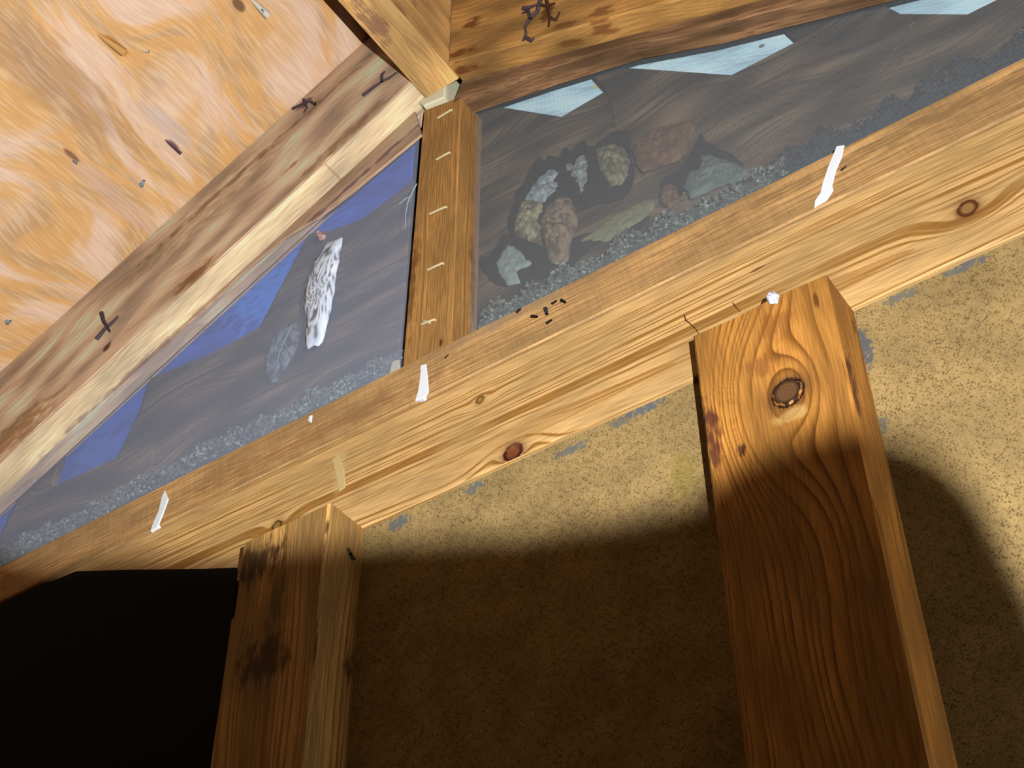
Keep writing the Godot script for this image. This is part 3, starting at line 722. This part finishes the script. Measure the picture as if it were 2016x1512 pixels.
func build_scraps() -> void:
	var leaves := "dead leaves and crusts behind the right screen"
	var pale := Color(0.66, 0.72, 0.68)
	var pale2 := Color(0.44, 0.50, 0.47)
	var khaki := Color(0.62, 0.56, 0.42)
	var khaki2 := Color(0.28, 0.24, 0.17)
	var z := -0.034
	for q in [
		[PackedVector2Array([Vector2(0.0289, 0.2342), Vector2(0.0331, 0.2401), Vector2(0.0403, 0.25), Vector2(0.0473, 0.2421), Vector2(0.0568, 0.228), Vector2(0.0643, 0.21), Vector2(0.0538, 0.2109), Vector2(0.0492, 0.2104), Vector2(0.0518, 0.2001), Vector2(0.04, 0.204), Vector2(0.0331, 0.2175)]), 0.004, 0.0006, pale, Color(0.56, 0.63, 0.60), "small pale blue-green scrap at the lower left of the leaf heap near the post"],
		[PackedVector2Array([Vector2(0.0469, 0.2573), Vector2(0.05, 0.273), Vector2(0.0569, 0.2877), Vector2(0.0635, 0.285), Vector2(0.0755, 0.2739), Vector2(0.0743, 0.2629), Vector2(0.0695, 0.259), Vector2(0.0711, 0.2475), Vector2(0.0612, 0.2378), Vector2(0.0534, 0.2473)]), 0.008, 0.002, Color(0.66, 0.63, 0.46), Color(0.36, 0.33, 0.24), "crumpled khaki leaf left of the tan one, below a pale blue fold"],
		[PackedVector2Array([Vector2(0.0569, 0.2877), Vector2(0.0628, 0.2983), Vector2(0.0725, 0.3051), Vector2(0.0831, 0.3089), Vector2(0.0905, 0.3037), Vector2(0.0907, 0.2961), Vector2(0.0868, 0.2927), Vector2(0.0908, 0.284), Vector2(0.0877, 0.2764), Vector2(0.0792, 0.2738), Vector2(0.0754, 0.271)]), 0.006, 0.0016, Color(0.68, 0.74, 0.76), Color(0.46, 0.50, 0.50), "pale blue-grey folded leaf at the top left of the heap"],
		[PackedVector2Array([Vector2(0.0725, 0.2505), Vector2(0.0756, 0.2613), Vector2(0.0822, 0.2675), Vector2(0.0916, 0.2695), Vector2(0.0996, 0.2629), Vector2(0.1034, 0.2463), Vector2(0.1016, 0.2258), Vector2(0.0965, 0.2079), Vector2(0.0942, 0.1946), Vector2(0.0862, 0.1936), Vector2(0.0785, 0.2027), Vector2(0.0745, 0.2218)]), 0.010, 0.0026, Color(0.62, 0.53, 0.41), Color(0.32, 0.26, 0.19), "large wrinkled tan leaf standing upright in the middle of the heap"],
		[PackedVector2Array([Vector2(0.0948, 0.3062), Vector2(0.0991, 0.3063), Vector2(0.1043, 0.2976), Vector2(0.1075, 0.3053), Vector2(0.1131, 0.3074), Vector2(0.1176, 0.2956), Vector2(0.1168, 0.2786), Vector2(0.1145, 0.2605), Vector2(0.1089, 0.2561), Vector2(0.1068, 0.2705), Vector2(0.0993, 0.2878), Vector2(0.095, 0.2981)]), 0.005, 0.0012, Color(0.66, 0.73, 0.70), Color(0.46, 0.48, 0.42), "small pale heart-shaped leaf scrap left of the rounded khaki one"],
		[PackedVector2Array([Vector2(0.1243, 0.3006), Vector2(0.133, 0.2993), Vector2(0.1414, 0.2957), Vector2(0.1492, 0.2852), Vector2(0.1512, 0.2693), Vector2(0.1488, 0.2534), Vector2(0.143, 0.2457), Vector2(0.134, 0.2496), Vector2(0.1292, 0.2658), Vector2(0.1247, 0.2821)]), 0.010, 0.0024, Color(0.58, 0.57, 0.42), Color(0.30, 0.28, 0.20), "rounded wrinkled khaki leaf at the top of the heap beside the brown bark"],
		[PackedVector2Array([Vector2(0.1036, 0.2099), Vector2(0.1147, 0.2127), Vector2(0.1324, 0.2178), Vector2(0.1539, 0.2191), Vector2(0.1665, 0.2167), Vector2(0.1674, 0.2073), Vector2(0.1576, 0.2006), Vector2(0.1418, 0.1978), Vector2(0.1247, 0.198), Vector2(0.1164, 0.2033)]), 0.005, 0.0007, Color(0.55, 0.55, 0.38), Color(0.46, 0.46, 0.33), "long smooth olive leaf lying along the bottom of the heap"],
		[PackedVector2Array([Vector2(0.155, 0.2876), Vector2(0.1702, 0.2948), Vector2(0.1893, 0.2868), Vector2(0.2074, 0.2782), Vector2(0.2016, 0.2551), Vector2(0.193, 0.2449), Vector2(0.177, 0.2469), Vector2(0.1594, 0.2523), Vector2(0.1555, 0.2703)]), 0.005, 0.0012, Color(0.52, 0.39, 0.25), Color(0.36, 0.25, 0.17), "flat orange-brown piece of bark right of the rounded leaf"],
		[PackedVector2Array([Vector2(0.2085, 0.2355), Vector2(0.2148, 0.2333), Vector2(0.2225, 0.2221), Vector2(0.2333, 0.2111), Vector2(0.2424, 0.1959), Vector2(0.2355, 0.1909), Vector2(0.2234, 0.1949), Vector2(0.2095, 0.1958), Vector2(0.1948, 0.1981), Vector2(0.1923, 0.2147), Vector2(0.195, 0.2257), Vector2(0.2054, 0.2224)]), 0.005, 0.0012, Color(0.48, 0.54, 0.50), Color(0.34, 0.39, 0.38), "broad grey-green leaf scrap at the right end of the heap"],
		[PackedVector2Array([Vector2(0.173, 0.2223), Vector2(0.1823, 0.2233), Vector2(0.1873, 0.2142), Vector2(0.1869, 0.2013), Vector2(0.1784, 0.1982), Vector2(0.1719, 0.2092)]), 0.004, 0.001, Color(0.50, 0.37, 0.25), Color(0.32, 0.22, 0.16), "small brown scrap between the olive leaf and the grey-green one"],
		[PackedVector2Array([Vector2(0.062, 0.3196), Vector2(0.0702, 0.3342), Vector2(0.0757, 0.3226), Vector2(0.0817, 0.3298), Vector2(0.0908, 0.317), Vector2(0.0952, 0.3303), Vector2(0.1004, 0.3177), Vector2(0.1093, 0.3271), Vector2(0.1206, 0.3095), Vector2(0.1342, 0.3134), Vector2(0.1422, 0.3163), Vector2(0.1513, 0.3028), Vector2(0.1528, 0.2863), Vector2(0.1557, 0.2545), Vector2(0.1495, 0.2414), Vector2(0.1404, 0.2361), Vector2(0.1099, 0.2449), Vector2(0.0963, 0.2424), Vector2(0.0456, 0.252), Vector2(0.0386, 0.2682), Vector2(0.0511, 0.3084)]), 0.003, 0.0012, Color(0.12, 0.12, 0.13), Color(0.06, 0.06, 0.07), "near-black torn leaf litter showing between the upright leaves"],
		[PackedVector2Array([Vector2(0.204, 0.2512), Vector2(0.2102, 0.262), Vector2(0.2135, 0.2467), Vector2(0.2264, 0.2293), Vector2(0.2409, 0.2044), Vector2(0.2374, 0.2014), Vector2(0.2218, 0.2247), Vector2(0.2116, 0.2365), Vector2(0.2039, 0.226), Vector2(0.193, 0.2246), Vector2(0.1764, 0.227), Vector2(0.1866, 0.2012), Vector2(0.1826, 0.2028), Vector2(0.1727, 0.233), Vector2(0.1918, 0.234)]), 0.002, 0.0008, Color(0.12, 0.10, 0.10), Color(0.06, 0.05, 0.06), "dark pointed curl of leaf over the grey-green scrap"],
		[PackedVector2Array([Vector2(0.0111, 0.2516), Vector2(0.0174, 0.2518), Vector2(0.0213, 0.2424), Vector2(0.027, 0.2504), Vector2(0.0328, 0.2654), Vector2(0.0395, 0.2646), Vector2(0.0469, 0.2493), Vector2(0.0652, 0.2264), Vector2(0.0965, 0.2178), Vector2(0.1054, 0.2177), Vector2(0.1647, 0.2013), Vector2(0.1556, 0.1936), Vector2(0.1178, 0.2015), Vector2(0.0909, 0.1884), Vector2(0.0372, 0.2047), Vector2(0.0232, 0.2242)]), 0.002, 0.0008, Color(0.14, 0.15, 0.15), Color(0.07, 0.07, 0.08), "dark crumbled litter under the leaf heap at the lower left"],
	]:
		leaf("dead_leaf", scrap(q[0], -0.034, q[1], q[2], q[3], q[4], 300 + q[0].size() * 7 + int(q[1] * 9000)), q[5], "leaf", leaves)
	# left screen: the bright flake, a veined leaf, a pink scrap and a turned-back corner
	var fl := leaf("pale_flake", scrap(PackedVector2Array([Vector2(-0.1123, 0.3243), Vector2(-0.1049, 0.3202), Vector2(-0.1035, 0.3105), Vector2(-0.105, 0.287), Vector2(-0.1063, 0.2669), Vector2(-0.1069, 0.2412), Vector2(-0.11, 0.2203), Vector2(-0.1138, 0.2069), Vector2(-0.1174, 0.2023), Vector2(-0.1308, 0.2114), Vector2(-0.1293, 0.2256), Vector2(-0.1326, 0.2458), Vector2(-0.137, 0.2565), Vector2(-0.1368, 0.2734), Vector2(-0.1355, 0.2906), Vector2(-0.129, 0.3112), Vector2(-0.1202, 0.3212)]), -0.0022, 0.0065, 0.00045, Color(1.0, 1.0, 1.0), Color(0.84, 0.88, 0.95), 411, 1.7, 0.6), "long white speckled flake clinging upright to the left screen", "flake")
	var skel := leaf("veined_leaf", scrap(PackedVector2Array([Vector2(-0.2029, 0.2589), Vector2(-0.2014, 0.2729), Vector2(-0.1948, 0.2872), Vector2(-0.1838, 0.2894), Vector2(-0.1726, 0.2854), Vector2(-0.1685, 0.2693), Vector2(-0.1698, 0.2524), Vector2(-0.1769, 0.239), Vector2(-0.1849, 0.2245), Vector2(-0.1952, 0.2277), Vector2(-0.2019, 0.2439)]), -0.031, 0.004, 0.0016, Color(0.58, 0.63, 0.66), Color(0.26, 0.28, 0.30), 421, 0.9), "grey veined leaf below the white flake behind the left screen", "leaf")
	var st := begin()
	tube(st, [Vector3(-0.1706, 0.2745, -0.024), Vector3(-0.1778, 0.2608, -0.024), Vector3(-0.1825, 0.246, -0.024), Vector3(-0.1836, 0.2209, -0.024)], 0.0007, 0.0004)
	tube(st, [Vector3(-0.1778, 0.2608, -0.024), Vector3(-0.1726, 0.2463, -0.024), Vector3(-0.1672, 0.2376, -0.024)], 0.0005, 0.0003)
	tube(st, [Vector3(-0.1825, 0.246, -0.024), Vector3(-0.1765, 0.2335, -0.024), Vector3(-0.1735, 0.2274, -0.024)], 0.0005, 0.0003)
	obj("vein", st, flat(Color(0.62, 0.67, 0.70)), skel)
	leaf("pink_scrap", scrap(PackedVector2Array([Vector2(-0.1353, 0.3487), Vector2(-0.1306, 0.3469), Vector2(-0.1228, 0.3354), Vector2(-0.1234, 0.3308), Vector2(-0.1292, 0.3332), Vector2(-0.1333, 0.341)]), -0.0022, 0.0015, 0.0006, Color(0.86, 0.72, 0.70), Color(0.74, 0.58, 0.58), 431), "tiny pink scrap above the white flake on the left screen", "scrap")
	st = begin()
	prism(st, PackedVector2Array([Vector2(-0.0409, 0.1441), Vector2(-0.0343, 0.1435), Vector2(-0.0326, 0.1295), Vector2(-0.04, 0.13), Vector2(-0.0428, 0.1305)]), -0.0026, -0.0016, 0.0004, plain_uv(0.1))
	tag(obj("torn_corner", st, flat(Color(0.80, 0.78, 0.72))), "small cream flap at the left screen's lower corner beside the post", "scrap")
	# what has sifted down behind the screens
	heap("screen_debris", "grey-green crumbly dust and droppings heaped behind the left screen above the sill", -0.50, -0.036, 2600, -0.0048, 0.1312, 0.034, [Color(0.46, 0.47, 0.40), Color(0.27, 0.29, 0.27), Color(0.64, 0.68, 0.63)], 0.0022)
	heap("screen_debris", "grey crumbly dust heaped behind the right screen under the leaves", 0.02, 0.27, 2000, -0.0236, 0.1312, 0.060, [Color(0.46, 0.48, 0.42), Color(0.32, 0.35, 0.34), Color(0.64, 0.66, 0.60)], 0.0019)
	heap("screen_debris", "dark sooty dust heaped behind the right end of the right screen", 0.262, 0.50, 1800, -0.0236, 0.1312, 0.062, [Color(0.15, 0.16, 0.18), Color(0.24, 0.26, 0.29), Color(0.08, 0.08, 0.10)], 0.0019)

func heap(called: String, label: String, x0: float, x1: float, count: int, front: float, low: float, high: float, tones: Array, size: float) -> void:
	var st := begin()
	noise.seed = int(absf(x0) * 100) + 7
	var none := func(_p: Vector3, _n: Vector3) -> Vector2: return Vector2.ZERO
	# the bank itself, then the crumbs on its face
	var bank := PackedVector2Array([Vector2(x1, low), Vector2(x0, low)])
	for k in 61:
		var x := lerpf(x0, x1, k / 60.0)
		bank.append(Vector2(x, low + high * (0.74 + 0.12 * noise.get_noise_1d(x * 3000.0) + 0.06 * noise.get_noise_1d(x * 14000.0))))
	st.set_color(tones[1].srgb_to_linear())
	prism(st, bank, front - 0.011, front - 0.0022, 0.0, none)
	for k in count:
		var x := rng.randf_range(x0, x1)
		var h := high * (0.84 + 0.14 * noise.get_noise_1d(x * 3000.0))
		var y := low + h * lerpf(0.35, 1.05, pow(rng.randf(), 0.8))
		var zz := front - 0.0022 * rng.randf_range(0.4, 1.1)
		var r := size * rng.randf_range(0.4, 1.2)
		var c: Color = tones[0 if rng.randf() < 0.55 else (1 if rng.randf() < 0.7 else 2)]
		c = c.srgb_to_linear()
		var p := []
		var turn := Basis.from_euler(Vector3(rng.randf() * TAU, rng.randf() * TAU, rng.randf() * TAU))
		for d in [Vector3(1, 0, 0), Vector3(-1, 0, 0), Vector3(0, 0.8, 0), Vector3(0, -0.8, 0), Vector3(0, 0, 0.7), Vector3(0, 0, -0.7)]:
			var at: Vector3 = Vector3(x, y, zz) + turn * d * r * rng.randf_range(0.7, 1.2)
			at.z = minf(at.z, front)
			p.append(at)
		for f in [[0, 2, 4], [2, 1, 4], [1, 3, 4], [3, 0, 4], [2, 0, 5], [1, 2, 5], [3, 1, 5], [0, 3, 5]]:
			var n: Vector3 = (p[f[1]] - p[f[0]]).cross(p[f[2]] - p[f[0]])
			if n.dot((p[f[0]] + p[f[1]] + p[f[2]]) / 3.0 - Vector3(x, y, zz)) < 0.0:
				n = -n
			n = n.normalized()
			st.set_color(c)
			tri(st, p[f[0]], p[f[1]], p[f[2]], n, none)
	var o := obj(called, st, painted())
	tag(o, label, "debris")
	o.set_meta("kind", "stuff")

func twig(label: String, category: String, runs: Array, r: float, m: Material, called := "dried_rootlet") -> void:
	var st := begin()
	for q in runs:
		tube(st, q, r, r * 0.45)
	tag(obj(called, st, m), label, category)

func build_marks() -> void:
	var dark := flat(Color(0.34, 0.27, 0.29), 0.8)
	var brown := flat(Color(0.30, 0.19, 0.09), 0.8)
	twig("dark grey curled rootlet hanging at the foot of the right rafter's face", "rootlet", [[Vector3(0.1125, 0.4481, 0.022), Vector3(0.1092, 0.4349, 0.022), Vector3(0.1022, 0.4308, 0.022), Vector3(0.0971, 0.4237, 0.022), Vector3(0.0979, 0.413, 0.022), Vector3(0.0948, 0.4058, 0.022)], [Vector3(0.0968, 0.4475, 0.024), Vector3(0.1037, 0.4429, 0.024), Vector3(0.1116, 0.4404, 0.024)], [Vector3(0.1028, 0.429, 0.023), Vector3(0.1011, 0.4421, 0.023), Vector3(0.0951, 0.443, 0.023)], [Vector3(0.0978, 0.4075, 0.022), Vector3(0.1026, 0.3993, 0.022), Vector3(0.1055, 0.401, 0.022)]], 0.0018, dark)
	twig("short brown rootlet right of the curled one on the right rafter", "rootlet", [[Vector3(0.1183, 0.4429, 0.022), Vector3(0.1198, 0.4271, 0.022), Vector3(0.1204, 0.4137, 0.022), Vector3(0.1192, 0.4049, 0.022)], [Vector3(0.1205, 0.4165, 0.022), Vector3(0.126, 0.4075, 0.022), Vector3(0.1301, 0.4152, 0.022)], [Vector3(0.1133, 0.44, 0.022), Vector3(0.119, 0.4335, 0.022), Vector3(0.1258, 0.4319, 0.022)]], 0.0017, brown)
	twig("forked dark splinter on the left rafter under the ridge beam", "splinter", [[Vector3(-0.0742, 0.465, 0.0215), Vector3(-0.0626, 0.4676, 0.0215), Vector3(-0.0531, 0.469, 0.0215), Vector3(-0.0441, 0.4678, 0.0215), Vector3(-0.0364, 0.469, 0.0215)], [Vector3(-0.0522, 0.4672, 0.0225), Vector3(-0.0529, 0.4781, 0.0225), Vector3(-0.0497, 0.48, 0.0225)]], 0.0015, dark, "dark_splinter")
	twig("four-pointed dark moth-like scrap on the lower left rafter", "scrap", [[Vector3(-0.3686, 0.3326, 0.0215), Vector3(-0.3604, 0.3407, 0.0215), Vector3(-0.351, 0.3444, 0.0215), Vector3(-0.3451, 0.3487, 0.0215)], [Vector3(-0.3696, 0.366, 0.0225), Vector3(-0.3634, 0.352, 0.0225), Vector3(-0.3552, 0.3395, 0.0225), Vector3(-0.3508, 0.3319, 0.0225)]], 0.0021, dark, "dark_scrap")
	twig("cluster of purple-black bits on the upper edge of the left rafter", "scrap", [[Vector3(-0.1602, 0.5116, 0.0215), Vector3(-0.1503, 0.5101, 0.0215), Vector3(-0.1416, 0.508, 0.0215)], [Vector3(-0.1472, 0.5155, 0.0215), Vector3(-0.1418, 0.4991, 0.0215), Vector3(-0.1448, 0.4938, 0.0215)], [Vector3(-0.1376, 0.505, 0.0215), Vector3(-0.1318, 0.496, 0.0215), Vector3(-0.1311, 0.4999, 0.0215)]], 0.0014, dark, "dark_scrap")
	# droppings lying on the sill's face and edge
	var n := 0
	for q in [[Vector3(0.0735, 0.1278, 0.0022), 0.0014, 0.4], [Vector3(0.0863, 0.1145, 0.0022), 0.0018, -0.6], [Vector3(0.0958, 0.1139, 0.0022), 0.0022, -1.4], [Vector3(0.0979, 0.103, 0.0022), 0.0015, 0.2], [Vector3(0.1025, 0.1188, 0.0022), 0.0014, 0.2], [Vector3(0.1097, 0.1155, 0.0022), 0.0017, -0.9], [Vector3(0.3145, 0.1121, 0.001), 0.0015, 0.3], [Vector3(0.0118, 0.1187, 0.001), 0.0014, 0.6]]:
		var st := begin()
		var d: Vector3 = Vector3(cos(q[2]), sin(q[2]), 0) * q[1] * 1.5
		tube(st, [q[0] - d, q[0] - d * 0.6, q[0], q[0] + d * 0.6, q[0] + d], q[1] * 0.7, q[1] * 0.5, 7)
		var o := obj("dropping", st, flat([Color(0.12, 0.07, 0.05), Color(0.2, 0.2, 0.23)][1 if n == 2 else 0], 0.7))
		tag(o, ["round dark dropping leftmost of the group by the post", "brown dropping second from the left below the right screen", "grey oblong pellet in the middle of the droppings", "faint dropping lowest of the group below the right screen", "tiny dark dropping above the grey pellet", "dark dropping rightmost of the group below the right screen", "dark speck beside the long white streak on the right", "small dark dropping on the sill under the post"][n], "dropping", "dark droppings on the sill")
		n += 1
	# knot-hole of the left stud: a dark curled chip on its side
	var st2 := begin()
	tube(st2, [Vector3(-0.0575, -0.028, 0.004), Vector3(-0.0555, -0.030, 0.007), Vector3(-0.0552, -0.028, 0.010), Vector3(-0.056, -0.025, 0.012)], 0.0016, 0.0012)
	tag(obj("dark_curl", st2, brown), "small black curl stuck to the right side of the left stud", "scrap")
	# fluff and hairs over the right stud
	twig("fine curled hair on the plate above the right stud's left corner", "hair", [[Vector3(0.1961, 0.0533, 0.001), Vector3(0.1968, 0.0485, 0.001), Vector3(0.1998, 0.0432, 0.001), Vector3(0.2028, 0.0372, 0.001), Vector3(0.2043, 0.0319, 0.001)]], 0.0004, brown, "curled_hair")
	twig("fine straight hair on the plate above the middle of the right stud", "hair", [[Vector3(0.2292, 0.0446, 0.001), Vector3(0.231, 0.0392, 0.001), Vector3(0.2332, 0.0345, 0.001)]], 0.0003, brown, "curled_hair")
	var fluff := leaf("white_fluff", scrap(PackedVector2Array([Vector2(0.2627, -0.0003), Vector2(0.2658, 0.0036), Vector2(0.2689, 0.0033), Vector2(0.2707, -0.0018), Vector2(0.2688, -0.0064), Vector2(0.2646, -0.0047)]), 0.0335, 0.003, 0.001, Color(0.92, 0.90, 0.92), Color(0.76, 0.74, 0.80), 551), "white tuft of fluff on the top edge of the right stud", "fluff")

func build_torch() -> void:
	# the hand torch beside the lens, on a prop, with an added unseen card below its lamp to cast the shadow
	var root := Node3D.new()
	root.name = "torch"
	root.position = TORCH
	add_child(root)
	tag(root, "small hand torch on a prop with an added dark card shading its lower beam", "torch")
	var aim := (AIM - TORCH).normalized()
	var st := begin()
	tube(st, [-aim * 0.004, -aim * 0.03, -aim * 0.034, -aim * 0.12], 0.010, 0.010, 20)
	obj("body", st, flat(Color(0.08, 0.08, 0.09), 0.4), root)
	var glow := StandardMaterial3D.new()
	glow.albedo_color = Color(0.9, 0.9, 0.9)
	glow.emission_enabled = true
	glow.emission = Color(0.95, 0.97, 1.0)
	glow.emission_energy_multiplier = 2.0
	st = begin()
	tube(st, [-aim * 0.0035, -aim * 0.003], 0.003, 0.003, 16)
	obj("lamp_lens", st, glow, root)
	# outline of the card: where the beam is cut on the wall, drawn in to a short part of the way
	var cut := [Vector3(-0.56, 0.20, 0), Vector3(-0.486, 0.165, 0), Vector3(-0.43, 0.128, 0), Vector3(-0.38, 0.102, 0), Vector3(-0.31, 0.082, 0), Vector3(-0.174, 0.023, 0), Vector3(-0.061, -0.010, 0), Vector3(0.062, -0.056, 0), Vector3(0.15, -0.080, 0), Vector3(0.192, -0.086, 0), Vector3(0.213, -0.074, 0), Vector3(0.259, -0.075, 0), Vector3(0.285, -0.083, 0), Vector3(0.301, -0.094, 0), Vector3(0.325, -0.118, 0), Vector3(0.336, -0.146, 0), Vector3(0.344, -0.186, 0), Vector3(0.352, -0.24, 0), Vector3(0.37, -0.4, 0), Vector3(0.30, -0.55, 0), Vector3(-0.2, -0.4, 0), Vector3(-0.56, -0.1, 0)]
	var flap := PackedVector2Array()
	for w in cut:
		flap.append(Vector2(w.x - TORCH.x, w.y - TORCH.y) * 0.045)
	st = begin()
	prism(st, flap, -0.6 * 0.045 - 0.0004, -0.6 * 0.045, 0.0, plain_uv(0.1))
	obj("added_shade_card", st, flat(Color(0.05, 0.05, 0.05), 0.9), root)
	st = begin()
	prism(st, rect(0.565, -1.95, 0.605, -0.64), 0.61, 0.65, 0.002, plain_uv(0.1))
	tag(obj("prop_post", st, flat(Color(0.5, 0.36, 0.2))), "upright square prop that carries the torch", "post")
